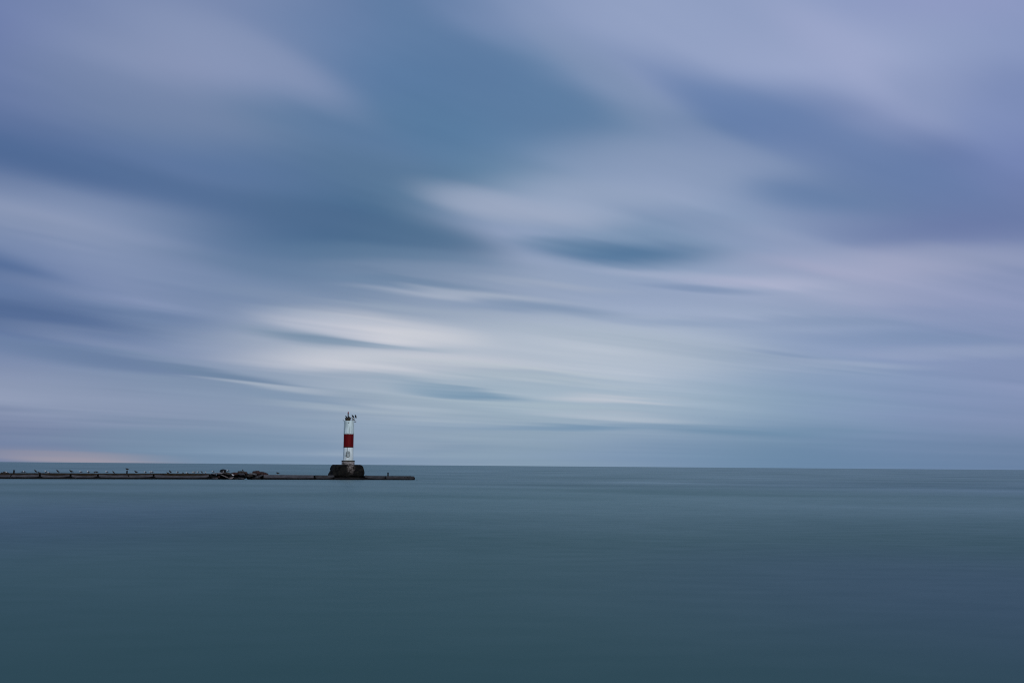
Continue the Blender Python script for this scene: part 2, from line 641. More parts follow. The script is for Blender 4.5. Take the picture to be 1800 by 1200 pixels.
swell = wnoise(0.010, 0.014, 4, 5.0)
patch = wnoise(0.004, 0.012, 2, 17.0)
ripple = wnoise(0.35, 1.1, 4, 2.0)
wind = wnoise(0.020, 0.030, 9, 31.0)
chop = wnoise(0.45, 1.0, 5, 8.0)


def wmix(f, a, b):
    n = Nw.new('ShaderNodeMix')
    n.data_type = 'RGBA'
    for sck, v in ((n.inputs[0], f), (n.inputs[6], a), (n.inputs[7], b)):
        if isinstance(v, (int, float, tuple)):
            sck.default_value = v
        else:
            Lw.new(v, sck)
    return n.outputs[2]


def wrange(v, a, b, c, d, kind='LINEAR'):
    n = Nw.new('ShaderNodeMapRange')
    n.interpolation_type = kind
    Lw.new(v, n.inputs[0])
    for i, x in enumerate((a, b, c, d)):
        n.inputs[i + 1].default_value = x
    return n.outputs[0]


# the lake's base colour, with soft turquoise and bluer ellipses
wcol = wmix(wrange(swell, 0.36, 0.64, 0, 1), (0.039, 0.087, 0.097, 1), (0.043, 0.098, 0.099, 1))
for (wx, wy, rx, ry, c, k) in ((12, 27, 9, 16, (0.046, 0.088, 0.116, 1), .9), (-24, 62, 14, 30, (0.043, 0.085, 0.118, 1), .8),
                               (75, 150, 50, 90, (0.052, 0.108, 0.128, 1), .8), (22, 110, 45, 60, (0.051, 0.116, 0.112, 1), .9), (-55, 150, 45, 60, (0.060, 0.115, 0.114, 1), .9)):  # last ellipse paints in the sky reflection missing on the left
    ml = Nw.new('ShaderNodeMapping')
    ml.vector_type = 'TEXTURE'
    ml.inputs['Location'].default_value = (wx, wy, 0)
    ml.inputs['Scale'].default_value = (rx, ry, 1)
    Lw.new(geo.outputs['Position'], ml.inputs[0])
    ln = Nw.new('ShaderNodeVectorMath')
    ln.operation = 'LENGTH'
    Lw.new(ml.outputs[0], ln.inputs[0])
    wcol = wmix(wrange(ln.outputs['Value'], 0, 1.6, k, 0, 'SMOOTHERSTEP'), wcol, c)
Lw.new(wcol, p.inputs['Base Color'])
p.inputs['IOR'].default_value = 1.333
rough = wmath('ADD', wmath('MULTIPLY', wmath('SUBTRACT', patch, 0.5), 0.20), 0.36)
p.inputs['Specular IOR Level'].default_value = 0.0
p.inputs['Roughness'].default_value = 1.0
gl = Nw.new('ShaderNodeBsdfGlossy')
gl.inputs['Color'].default_value = (0.85, 0.99, 0.98, 1)
Lw.new(rough, gl.inputs['Roughness'])
fr = Nw.new('ShaderNodeFresnel')
fr.inputs['IOR'].default_value = 1.333
mxs = Nw.new('ShaderNodeMixShader')
# a moving, wave-broken surface mirrors less than still water at every angle
# wind-ruffled and slick patches mirror the sky more or less
ruffle = wmath('ADD', wmath('MULTIPLY', wmath('SUBTRACT', wind, 0.5), 1.5), wmath('MULTIPLY', wmath('SUBTRACT', chop, 0.5), 0.6))
slick = Nw.new('ShaderNodeMapping')
slick.vector_type = 'TEXTURE'
sl = on_water(1135, 847.5)
slick.inputs['Location'].default_value = (sl.x, sl.y, 0)
slick.inputs['Scale'].default_value = (13, 9, 1)
Lw.new(geo.outputs['Position'], slick.inputs[0])
sln = Nw.new('ShaderNodeVectorMath')
sln.operation = 'LENGTH'
Lw.new(slick.outputs[0], sln.inputs[0])
ruffle = wmath('ADD', ruffle, wrange(sln.outputs['Value'], 0, 1, 0.45, 0, 'SMOOTHSTEP'))
refl = wmath('MULTIPLY', wmath('POWER', fr.outputs[0], 2.0), 0.36)
Lw.new(wmath('MULTIPLY', refl, wmath('ADD', ruffle, 1.0)), mxs.inputs[0])
Lw.new(p.outputs[0], mxs.inputs[1])
Lw.new(gl.outputs[0], mxs.inputs[2])
Lw.new(mxs.outputs[0], nt.nodes['Material Output'].inputs[0])
bp = Nw.new('ShaderNodeBump')
bp.inputs['Strength'].default_value = 0.15
bp.inputs['Distance'].default_value = 0.12
Lw.new(ripple, bp.inputs['Height'])
Lw.new(bp.outputs[0], gl.inputs['Normal'])
water = link_mesh('water', bm, m)
water['kind'] = 'structure'

# ------------------------------------------------------------------ breakwater
BG = 'concrete sections of the breakwater'


def section(px0, px1, label, cap=True, wall_mat='concrete', left_round=0.5, right_round=0.5, sag=0.12, seed=0.0, crack=None, gap=0.22, low=None, chip=False, dfront=0.0, foot=0.31):
    s0, _ = bw(px0, 838)
    s1, _ = bw(px1, 838)
    sm = (s0 + s1) / 2
    t = tag(empty('breakwater_section', world(sm, 0), PHI), label, 'breakwater', BG)
    hl = (s1 - s0) / 2

    def ztop(x):
        px = px0 + (px1 - px0) * (x + hl) / (2 * hl)
        return bw(px, topy(px))[1] if low is None else low
    n = max(12, int((s1 - s0) / 0.22))
    xs = [-hl + 2 * hl * i / n for i in range(n + 1)]
    # footing: black wet mass, low ledge in front and core behind the face
    bm = bmesh.new()
    strip(bm, xs, lambda x: ztop(x) - 0.06, lambda x: -1.2, 0.22 + dfront, 3.2, 5, 0.05, seed)
    f = link_mesh('footing', bm, M['footing'], t)

    def edge(x):                                     # lift of the dark ledge towards the joints
        e = 0.0
        if left_round:
            u = (x + hl) / left_round
            if u < 2.2:
                e += 0.30 * math.exp(-2.2 * u)
        if right_round:
            u = (hl - x) / right_round
            if u < 2.2:
                e += 0.30 * math.exp(-2.2 * u)
        return e

    wob = lambda x: 0.045 * mnoise.noise(Vector((x * 0.35 + seed * 3, 1.3, seed)))
    bm = bmesh.new()
    strip(bm, xs, lambda x: foot + edge(x) + wob(x), lambda x: -1.2, -0.14 + dfront, 0.30 + dfront, 3, 0.05, seed + 4)
    link_mesh('ledge', bm, M['footing'], t)
    bm = bmesh.new()
    x0, x1 = -hl + gap * 0.5, hl - gap
    nx = max(12, int((x1 - x0) / 0.18))
    xw = [x0 + (x1 - x0) * i / nx for i in range(nx + 1)]
    wt = (lambda x: ztop(x) - 0.10) if cap else (lambda x: ztop(x) - (0.07 * max(0, 1 - (hl - x) / 0.8) * 3 if chip else 0))
    strip(bm, xw, wt, lambda x: 0.1, 0.0 + dfront, 0.35 + dfront, 5, 0.035, seed + 9)
    link_mesh('wall_face', bm, M[wall_mat], t)
    if cap:
        bm = bmesh.new()

        def under(x):
            u = (x + hl) / (2 * hl)
            return ztop(x) - 0.15 - sag * math.sin(math.pi * u) ** 0.8 + 0.05 * mnoise.noise(Vector((x * 0.7, seed, 2.0)))
        strip(bm, xs, ztop, under, -0.07 + dfront, 3.3, 3, 0.035, seed + 13)
        link_mesh('cap', bm, M['cap'], t)
    for (cpx, y0, y1, lean) in (crack or []):
        cs, za = bw(cpx, y0)
        _, zb = bw(cpx, y1)
        bm = bmesh.new()
        x = cs - sm
        box(bm, x - 0.06, x + 0.06, -0.075 + dfront, 0.05 + dfront, zb, za, Matrix.Rotation(R(lean), 3, 'Y'))
        link_mesh('crack', bm, M['footing'], t)
    return t


section(-120, 70.5, 'longest brown-capped grey wall section, running off the left edge with the first post on it', seed=1.0, left_round=0, right_round=0.9, sag=0.16, crack=[(19.5, 833.5, 837, 35)])
section(70.5, 124.5, 'brown-capped grey wall section just right of the first dark joint from the left edge', seed=2.0, sag=0.22, left_round=0.5, right_round=0.9)
section(124.5, 172.5, 'shortest brown-capped grey wall section, with a dark snag at its waterline', seed=3.0, sag=0.24, left_round=0.4, right_round=0.8)
section(172.5, 270.5, 'brown-capped grey wall section carrying the gull-topped post in its middle', seed=4.0, sag=0.10, left_round=0.4, right_round=1.6, crack=[(226, 834, 838, -30)])
section(270.5, 369, 'brown-capped grey wall section ending at the left side of the rubble heap', seed=5.0, sag=0.20, left_round=0.4, right_round=1.1)
section(462, 554, 'plain grey wall section without brown cap, starting at the right end of the rubble heap', cap=False, seed=6.0, left_round=0.2, right_round=0.2, gap=0.3)
section(554, 588, 'short dark grey wall section meeting the left side of the lighthouse base', cap=False, wall_mat='concrete_dark', seed=7.0, left_round=0.3, right_round=0.9, gap=0.05, foot=0.22)
section(586, 641, 'low black apron section at the foot of the lighthouse base', cap=False, wall_mat='apron', seed=8.0, low=0.40, dfront=-0.35, left_round=0.5, right_round=0.5, gap=0.05, foot=0.25)
section(641, 677.5, 'dark grey wall section just right of the lighthouse base, with broken left end', cap=False, wall_mat='concrete_dark', seed=9.0, left_round=1.6, right_round=0.3, gap=0.1, foot=0.22)
section(677.5, 729, 'end section of the breakwater with chipped right corner and a single post', cap=False, wall_mat='concrete_dark', seed=10.0, left_round=0.2, right_round=0.4, gap=0.08, chip=True, foot=0.20, crack=[(711, 838.0, 838.9, 4), (716, 837.6, 838.4, 4)])


# ------------------------------------------------------------------ mooring posts
def post(px, ytop, ybot, wpx, lean, label, cap_w, d=0.6):
    s, zb = bw(px, ybot, d)
    _, zt = bw(px, ytop, d)
    zb = bw(px, topy(px))[1] - 0.05
    sc_ = bw(px + 1, ybot, d)[0] - s
    r = wpx * 1.2 * sc_ / 2
    h = zt - zb
    t = tag(empty('mooring_post', world(s, d, zb), PHI), label, 'post', 'iron posts on the breakwater')
    bm = bmesh.new()
    lathe(bm, [(r * 1.25, 0), (r * 1.25, 0.05), (r, 0.08), (r * 0.95, h - 0.1)], 16)
    o1 = link_mesh('shaft', bm, M['iron'], t)
    bm = bmesh.new()
    lathe(bm, [(r * 0.9, h - 0.10), (r * cap_w, h - 0.08), (r * cap_w, h - 0.02), (r * cap_w * 0.85, h)], 16)
    o2 = link_mesh('post_cap', bm, M['iron'], t)
    t.rotation_euler = (0, R(lean), PHI)
    return t, world(s, d, zb), zt


post(24.2, 825.7, 831.3, 2.6, 3, 'thick bare iron post on the long brown-capped section near the left edge', 1.25)
_, PP, PZ = post(223, 827.0, 832.2, 2.3, 2, 'iron post with a gull perched on its top', 1.1)
post(682, 830.0, 836.0, 2.0, 0, 'slim bare iron post near the right end of the breakwater', 1.3)


# ------------------------------------------------------------------ rubble boulders
def boulder(px0, px1, y0, y1, kind, label, d=0.7, depth=None, slope=0.0, seed=0, flat=False, name='boulder'):
    s0, za = bw((px0), y0, d)
    s1, zb = bw((px1), y1, d)
    wx, hz = abs(s1 - s0), abs(za - zb)
    dep = depth or max(0.5, min(1.3, wx * 0.8))
    rnd = random.Random(seed * 7 + int(px0 * 3))
    bm = bmesh.new()
    bmesh.ops.create_icosphere(bm, subdivisions=4, radius=1.0)
    planes = []
    for i in range(13):
        v = Vector((rnd.uniform(-1, 1), rnd.uniform(-1, 1), rnd.uniform(-1, 1))).normalized()
        planes.append((v, rnd.uniform(0.60, 0.86)))
    if flat:
        planes += [(Vector((0.05, 0, 1)).normalized(), 0.5), (Vector((0, 0.05, -1)).normalized(), 0.5), (Vector((0.1, -1, 0.1)).normalized(), 0.6)]
    for v in bm.verts:
        for nrm, dd in planes:
            k = v.co.dot(nrm) - dd
            if k > 0:
                v.co -= nrm * k
        v.co += v.co.normalized() * 0.05 * mnoise.noise(v.co * 2.6 + Vector((seed, 0, 0)))
    lo = Vector([min(v.co[i] for v in bm.verts) for i in range(3)])
    hi = Vector([max(v.co[i] for v in bm.verts) for i in range(3)])
    a = R(slope)
    # size before tilting
    ww, hh = wx, hz
    if slope:
        c, sn = math.cos(abs(a)), math.sin(abs(a))
        ww = max(0.3, (wx * c - hz * sn) / max(0.2, c * c - sn * sn))
        hh = max(0.18, (hz * c - wx * sn) / max(0.2, c * c - sn * sn))
    for v in bm.verts:
        v.co = Vector(((v.co.x - (lo.x + hi.x) / 2) * ww / (hi.x - lo.x), (v.co.y - (lo.y + hi.y) / 2) * dep / (hi.y - lo.y), (v.co.z - (lo.z + hi.z) / 2) * hh / (hi.z - lo.z)))
    if slope:
        bmesh.ops.rotate(bm, verts=bm.verts, cent=(0, 0, 0), matrix=Matrix.Rotation(a, 3, 'Y'))
    o = link_mesh(name, bm, ROCK[kind])
    o.location = world((s0 + s1) / 2, d, (za + zb) / 2)
    o.rotation_euler = (0, 0, PHI)
    return tag(o, label, 'rock', 'boulders of the rubble heap in the breakwater gap')


# (x0, x1, y0, y1, kind, label, d, slope, flat)
ROCKS = [  # the first six hold the heap's inner shadow as black colour
    (363, 385, 831.5, 844.5, 'dark', 'boulder coloured shade-black under the pale slab at the left end of the rubble heap', 1.1, 0, False),
    (380, 403, 829.5, 844.5, 'dark', 'boulder coloured shade-black behind the long pinkish leaning slab', 1.3, 0, False),
    (398, 422, 830, 844.5, 'dark', 'boulder coloured shade-black behind the white gull in the rubble', 1.2, 0, False),
    (414, 439, 829, 844.5, 'dark', 'wide boulder coloured shade-black below the grey stones in the middle of the heap', 1.3, 0, False),
    (432, 455, 830.5, 844.5, 'dark', 'boulder coloured shade-black under the brown-grey stone in the right half of the heap', 1.3, 0, False),
    (447, 472, 829.5, 844.5, 'dark', 'boulder coloured shade-black behind the smooth bluish slab at the right end of the heap', 1.6, 0, False),
    (371.5, 393, 829.4, 834.2, 'pale', 'pale grey flat slab at the top left of the rubble heap', 0.5, -6, True),
    (386, 397.5, 824.2, 831.5, 'dark', 'rounded black boulder topping the left part of the heap', 0.9, 0, False),
    (390.5, 406.5, 828.6, 836, 'brown', 'rounded grey-brown boulder right of the pale flat slab', 0.6, 5, False),
    (385.5, 402.5, 832.6, 840.6, 'pink', 'long pinkish grey slab leaning down to the right', 0.05, 22, True),
    (371.5, 384, 838.6, 842.8, 'grey', 'low dark grey stone at the waterline below the pale flat slab', 0.0, -3, True),
    (382.5, 387, 836.3, 839.4, 'red', 'small reddish stone left of the pinkish leaning slab', 0.2, 0, False),
    (406.5, 419, 829.2, 836.5, 'red', 'reddish boulder above the white gull in the rubble', 0.6, 4, False),
    (417, 432, 826.9, 832.3, 'brown', 'flat brown-topped slab crowning the middle of the heap', 0.8, -3, True),
    (429, 435, 828.4, 834, 'red', 'small reddish brown block beside the flat crowning slab', 0.6, 5, False),
    (416.5, 431.5, 830.6, 837, 'grey', 'grey boulder under the flat crowning slab', 0.3, 3, False),
    (402.5, 411.5, 837.6, 842, 'pink', 'low pinkish stone at the waterline in the middle left of the heap', 0.0, -10, True),
    (417, 429, 838.2, 842.4, 'grey', 'low grey stone at the waterline below the middle of the heap', 0.0, 5, True),
    (436.5, 451.5, 830.4, 835, 'pale', 'pale grey slab in front of the peaked reddish boulder', 0.4, 5, True),
    (433, 445.5, 832.6, 839.2, 'brown', 'brown-grey stone below the right pale slab', 0.2, -4, False),
    (442.5, 459, 825.8, 837, 'red', 'largest reddish brown boulder, with a peaked top, near the right of the heap', 1.0, 5, False),
    (454.5, 472.5, 827.4, 837.5, 'red', 'reddish brown wedge-shaped boulder at the far right of the heap', 1.3, 12, False),
    (447, 463, 833.2, 840.6, 'grey', 'smooth bluish grey slab leaning against the plain wall section', 0.1, -14, True),
    (409, 421, 838.6, 844, 'dark', 'low black stone at the waterline between the two low pale stones', 0.1, 0, True),
    (442, 459, 838.2, 843.4, 'dark', 'low black stone at the waterline below the bluish leaning slab', 0.0, 0, True),
]
for i, (x0, x1, y0, y1, k, lab, d, sl, fl) in enumerate(ROCKS):
    boulder(x0, x1, y0, y1, k, lab, d, slope=sl, seed=i + 1, flat=fl)

# loose stones along the wall
o = boulder(730.8, 735.6, 842.8, 845.6, 'dark', 'small black rock awash just past the right end of the breakwater', 0.0, seed=41)
o['group'] = 'loose stones at the wall'
o = boulder(129.5, 138, 840.2, 842.6, 'dark', 'small black rock at the waterline of the shortest capped section', -0.25, seed=42)
o['group'] = 'loose stones at the wall'
o = boulder(1.5, 6.5, 829.6, 831.6, 'dark', 'low black chunk on the cap nearest the left edge', 0.6, seed=43, flat=True)
o['group'] = 'loose stones at the wall'
o = boulder(5.0, 11.0, 828.0, 831.6, 'brown', 'tilted dark brown chunk on the cap left of the first post', 0.8, slope=14, seed=44, flat=True)
o['group'] = 'loose stones at the wall'
o = boulder(640.2, 645.6, 834.9, 837.6, 'dark', 'black broken block on the wall beside the right foot of the lighthouse base', 0.3, seed=45)
o['group'] = 'loose stones at the wall'
# pale stick in the water by the snag rock
s, z = bw(133, 840)
bm = bmesh.new()
sa, za = bw(131.2, 842.2, -0.5)
sb, zb = bw(134.4, 838.4, -0.1)
tube(bm, (sa - s, -0.5, za), (sb - s, -0.1, zb), 0.035, 0.02, 7)
o = link_mesh('driftwood_stick', bm, M['concrete'])
o.location = world(s, 0, 0)
o.rotation_euler = (0, 0, PHI)
tag(o, 'thin grey stick leaning out of the water against the shortest capped section', 'stick')


# ------------------------------------------------------------------ birds
def bird_bm(spine, legs, n=10, mantle_to=4, tail_to=1, beak_from=8, mats=(0, 1, 2, 3), fat=1.3):
    """mats: head/belly, mantle, tail, beak; legs slot 4"""
    bm = bmesh.new()
    rings = []
    P = [Vector((x, 0, z)) for x, z, _, _ in spine]
    for i, (x, z, ry, rz) in enumerate(spine):
        a = P[max(0, i - 1)]
        b = P[min(len(P) - 1, i + 1)]
        t = (b - a).normalized()
        up = Vector((0, 1, 0)).cross(t).normalized()
        if up.z < 0:
            up = -up
        rings.append([bm.verts.new(P[i] + Vector((0, 1, 0)) * ry * fat * math.cos(2 * math.pi * k / n) + up * rz * fat * math.sin(2 * math.pi * k / n)) for k in range(n)])
    for i, (a, b) in enumerate(zip(rings, rings[1:])):
        for k in range(n):
            j = (k + 1) % n
            f = bm.faces.new((a[k], a[j], b[j], b[k]))
            upper = math.sin(2 * math.pi * (k + 0.5) / n) > -0.85  # mantle colour wraps under the belly as painted backlit shade
            if i >= beak_from:
                f.material_index = mats[3]
            elif i < tail_to:
                f.material_index = mats[2]
            elif i < mantle_to and upper:
                f.material_index = mats[1]
            else:
                f.material_index = mats[0]
            f.smooth = True
    f = bm.faces.new(rings[0]); f.material_index = mats[2]
    f = bm.faces.new(rings[-1]); f.material_index = mats[3]
    nf = len(bm.faces)
    for (x, y, ztop) in legs:
        tube(bm, (x, y, ztop), (x + 0.01, y, 0.02), 0.016, 0.013, 6)
        box(bm, x - 0.06, x + 0.02, y - 0.025, y + 0.025, 0.0, 0.018)
    bm.faces.ensure_lookup_table()
    for f in list(bm.faces)[nf:]:
        f.material_index = 4
    return bm


STAND = [(0.31, 0.19, .022, .010), (0.18, 0.215, .05, .035), (0.07, 0.235, .08, .070), (-0.04, 0.255, .092, .088), (-0.12, 0.29, .075, .078), (-0.155, 0.345, .052, .052), (-0.175, 0.385, .050, .048), (-0.215, 0.405, .044, .042), (-0.25, 0.395, .022, .022), (-0.275, 0.388, .010, .013), (-0.315, 0.378, .004, .006)]
LEGS = [(0.0, 0.035, 0.19), (0.0, -0.035, 0.19)]
SIT = [(x, z - 0.165, ry, rz) for x, z, ry, rz in STAND]
LEAN = [(0.26, 0.11, .022, .010), (0.16, 0.17, .05, .035), (0.07, 0.22, .08, .070), (-0.02, 0.28, .09, .085), (-0.09, 0.345, .07, .072), (-0.12, 0.41, .050, .050), (-0.13, 0.45, .05, .048), (-0.17, 0.47, .044, .042), (-0.205, 0.46, .022, .022), (-0.23, 0.452, .010, .013), (-0.265, 0.44, .004, .006)]
LLEG = [(0.04, 0.035, 0.17), (0.04, -0.035, 0.17)]
HUNCH = [(0.31, 0.19, .022, .010), (0.18, 0.215, .05, .035), (0.07, 0.235, .08, .070), (-0.04, 0.255, .092, .088), (-0.11, 0.28, .080, .080), (-0.15, 0.305, .060, .058), (-0.185, 0.325, .052, .050), (-0.22, 0.33, .044, .042), (-0.255, 0.32, .022, .022), (-0.28, 0.313, .010, .013), (-0.315, 0.302, .004, .006)]


def protos():
    adult = [M['gull_white'], M['gull_mantle'], M['gull_black'], M['beak'], M['leg_skin']]
    brown = [M['gull_brown'], M['gull_brown'], M['gull_black'], M['gull_black'], M['leg_skin']]
    speck = [M['gull_speckle'], M['gull_brown'], M['gull_black'], M['gull_black'], M['leg_skin']]
    white = [M['gull_white'], M['gull_white'], M['gull_mantle'], M['beak'], M['leg_skin']]
    d = {}
    for nm, mats in (('adult', adult), ('brown', brown), ('speck', speck), ('white', white)):
        for pose, sp, lg in (('stand', STAND, LEGS), ('sit', SIT, []), ('lean', LEAN, LLEG), ('hunch', HUNCH, LEGS)):
            bm = bird_bm(sp, lg)
            me = bpy.data.meshes.new('gull')
            bmesh.ops.recalc_face_normals(bm, faces=bm.faces)
            bm.to_mesh(me)
            bm.free()
            for mm in mats:
                me.materials.append(mm)
            d[nm, pose] = me
    return d


PR = protos()
GG = 'gulls resting along the breakwater'


def gull(px, kind, pose, label, face='L', d=0.6, yfeet=None, scale=1.0, zabs=None, turn_=0.0):
    o = bpy.data.objects.new('gull', PR[kind, pose])
    col.objects.link(o)
    s, z = bw(px, yfeet if yfeet else topy(px), d if yfeet else 0.0)
    if not yfeet:
        s = bw(px, topy(px), d)[0]
        z += -0.005
    if zabs is not None:
        z = zabs
    o.location = world(s, d, z)
    o.rotation_euler = (0, 0, PHI + (math.pi if face == 'R' else 0) + turn_)
    scale *= 1.22 if kind == 'brown' else 1.05
    o.scale = (scale,) * 3
    return tag(o, label, 'gull', GG)


gull(12.3, 'adult', 'sit', 'white-headed gull sitting right of the dark chunks at the left edge', d=0.5, turn_=0.3)
gull(39.3, 'adult', 'hunch', 'left gull of the close pair just right of the first post', face='R', scale=.95)
gull(42.8, 'adult', 'hunch', 'right gull of the close pair just right of the first post', scale=.95)
gull(62.8, 'brown', 'lean', 'upright dark brown gull standing left of the first wall joint', scale=1.0)
gull(70.2, 'brown', 'sit', 'dark brown gull sitting low right over the first wall joint', yfeet=832.2, d=-0.02, scale=1.0)
gull(80.6, 'adult', 'stand', 'white-headed gull standing just right of the first wall joint', d=0.9, turn_=0.5)
gull(86.3, 'adult', 'sit', 'white-headed gull sitting between the first wall joint and a standing brown gull', d=0.4, yfeet=831.9)
gull(101.6, 'brown', 'lean', 'dark brown gull standing alone in the middle of the second capped section')
gull(125.4, 'brown', 'stand', 'dark brown gull standing right above the second wall joint', scale=1.1)
gull(142.2, 'adult', 'stand', 'white-headed gull in the middle of the shortest capped section', d=0.5, scale=.95)
gull(155.3, 'adult', 'stand', 'white-headed gull near the right end of the shortest capped section', d=0.9, scale=1.0, turn_=0.3)
gull(166.2, 'speck', 'hunch', 'left grey-brown gull of the pair beside the third wall joint', face='R', turn_=0.7, scale=.9)
gull(170.0, 'speck', 'hunch', 'right grey-brown gull of the pair beside the third wall joint', scale=1.0)
gull(188.0, 'adult', 'stand', 'white-headed gull standing second to the left of the gull-topped post', d=0.5)
gull(199.6, 'speck', 'lean', 'stocky pale-headed brown gull nearest on the left of the gull-topped post', yfeet=832.6, d=0.3)
g = gull(223.4, 'brown', 'hunch', 'brown gull perched on top of the iron post', zabs=PZ - 0.01, d=0.6)
gull(239.3, 'brown', 'stand', 'dark brown gull nearest on the right of the gull-topped post', d=0.5)
gull(255.6, 'adult', 'hunch', 'single white-headed gull between a brown gull and a pair at the fourth joint', d=0.5)
gull(264.9, 'adult', 'stand', 'left white-headed gull of the pair beside the fourth wall joint', d=0.8, turn_=0.4, scale=.95)
gull(268.2, 'adult', 'stand', 'right white-headed gull of the pair beside the fourth wall joint', d=0.5, scale=.95)
gull(295.4, 'speck', 'sit', 'grey-brown gull sitting low beside an upright dark gull', d=0.4, scale=1.05)
gull(299.4, 'brown', 'lean', 'upright dark brown gull right of a low sitting gull', d=0.9)
gull(312.2, 'adult', 'hunch', 'white-headed gull standing alone in the middle of the last capped section', d=0.6)
gull(321.8, 'speck', 'sit', 'grey-brown gull sitting low left of a sitting white-headed gull', d=0.3, turn_=1.2)
gull(329.0, 'adult', 'sit', 'white-headed gull sitting low right of a sitting brown gull', d=0.5)
gull(339.2, 'adult', 'hunch', 'left gull of the white-headed pair near the rubble heap', face='L', turn_=0.9, d=0.5)
gull(341.8, 'adult', 'hunch', 'right gull of the white-headed pair near the rubble heap', face='L', turn_=0.4, d=0.8)
gull(348.2, 'adult', 'stand', 'white-headed gull standing right of the pair near the rubble heap', d=0.5, scale=.95)
gull(355.0, 'speck', 'lean', 'slim grey-brown gull between two white-headed gulls near the rubble', d=0.8, scale=.9)
gull(361.3, 'white', 'hunch', 'bright white gull at the right end of the last capped section', turn_=1.2, d=0.5)
gull(374.6, 'adult', 'hunch', 'white-headed gull on the left tip of the pale flat slab', yfeet=831.0, d=0.6)
gull(392.3, 'white', 'sit', 'small white gull sitting against the rounded black boulder', yfeet=829.6, d=0.3, turn_=1.4, scale=.8)
gull(400.8, 'adult', 'stand', 'grey-backed gull standing on top of the grey-brown boulder', yfeet=829.3, d=0.6)
gull(409.6, 'white', 'stand', 'bright white gull low in the middle of the rubble heap', yfeet=837.2, d=-0.1, scale=1.0)
gull(426.6, 'speck', 'hunch', 'thin grey gull standing on the flat crowning slab', yfeet=827.7, d=0.8, scale=.85, turn_=1.0)
gull(488.4, 'brown', 'hunch', 'lone dark gull on the plain grey wall right of the rubble', d=0.4, scale=1.05)

# ------------------------------------------------------------------ lighthouse
LD = 2.55                                             # tower axis behind the wall face
TS, _ = bw(611.9, 812, LD)


def zt(py, px=612.5):
    return bw(px, py, LD)[1]


mpx = 1.0 / (bw(612.9, 790, LD)[0] - bw(611.9, 790, LD)[0])      # px per metre at the tower
lh = tag(empty('lighthouse', world(TS, LD, 0), PHI), 'white lighthouse tower with a wide red band on a black stone base', 'lighthouse')
RT = 8.55 / mpx
Z = {k: zt(v) for k, v in dict(top=739.3, band_t=762.0, band_b=785.8, foot=808.6, plinth=816.5, base=838).items()}


def paint(name, c_hi, c_lo, rust, rust_amt, seed, drips=()):
    m, nt, p = new_mat(name)
    N, L = nt.nodes, nt.links
    tc = N.new('ShaderNodeTexCoord')
    mp = N.new('ShaderNodeMapping')
    mp.inputs['Scale'].default_value = (3.2, 3.2, 0.45)
    mp.inputs['Location'].default_value = (seed, seed, seed)
    L.new(tc.outputs['Object'], mp.inputs[0])
    n = N.new('ShaderNodeTexNoise')
    n.inputs['Scale'].default_value = 1.3
    n.inputs['Detail'].default_value = 6
    L.new(mp.outputs[0], n.inputs['Vector'])
    r = N.new('ShaderNodeValToRGB')
    r.color_ramp.elements[0].position = 0.28
    r.color_ramp.elements[0].color = tuple(c_lo) + (1,)
    r.color_ramp.elements[1].position = 0.62
    r.color_ramp.elements[1].color = tuple(c_hi) + (1,)
    L.new(n.outputs['Fac'], r.inputs[0])
    out = r.outputs[0]
    n2 = N.new('ShaderNodeTexNoise')
    n2.inputs['Scale'].default_value = 2.1
    n2.inputs['Detail'].default_value = 5
    mp2 = N.new('ShaderNodeMapping')
    mp2.inputs['Scale'].default_value = (2.4, 2.4, 0.35)
    mp2.inputs['Location'].default_value = (seed * 2 + 5, 3, 1)
    L.new(tc.outputs['Object'], mp2.inputs[0])
    L.new(mp2.outputs[0], n2.inputs['Vector'])
    mr = N.new('ShaderNodeMapRange')
    mr.inputs[1].default_value = 0.62
    mr.inputs[2].default_value = 0.75
    mr.inputs[4].default_value = rust_amt
    L.new(n2.outputs['Fac'], mr.inputs[0])
    mx = N.new('ShaderNodeMix')
    mx.data_type = 'RGBA'
    L.new(mr.outputs[0], mx.inputs[0])
    L.new(out, mx.inputs[6])
    mx.inputs[7].default_value = tuple(rust) + (1,)
    out = mx.outputs[2]
    # rust runs that hang below fittings
    for (x, z, hw, hh, k) in drips:
        ml = N.new('ShaderNodeMapping')
        ml.vector_type = 'TEXTURE'
        ml.inputs['Location'].default_value = (x, -RT, z)
        ml.inputs['Scale'].default_value = (hw, 0.6, hh)
        L.new(tc.outputs['Object'], ml.inputs[0])
        ln = N.new('ShaderNodeVectorMath')
        ln.operation = 'LENGTH'
        L.new(ml.outputs[0], ln.inputs[0])
        r2 = N.new('ShaderNodeMapRange')
        r2.inputs[1].default_value = 0.2
        r2.inputs[2].default_value = 1.0
        r2.inputs[3].default_value = k
        r2.inputs[4].default_value = 0.0
        L.new(ln.outputs['Value'], r2.inputs[0])
        m3 = N.new('ShaderNodeMix')
        m3.data_type = 'RGBA'
        L.new(r2.outputs[0], m3.inputs[0])
        L.new(out, m3.inputs[6])
        m3.inputs[7].default_value = tuple(rust) + (1,)
        out = m3.outputs[2]
    L.new(out, p.inputs['Base Color'])
    p.inputs['Roughness'].default_value = 0.55
    return m


def px2x(px, py):
    return bw(px, py, LD - RT)[0] - TS


def zf(py, px=612):
    return bw(px, py, LD - RT)[1]


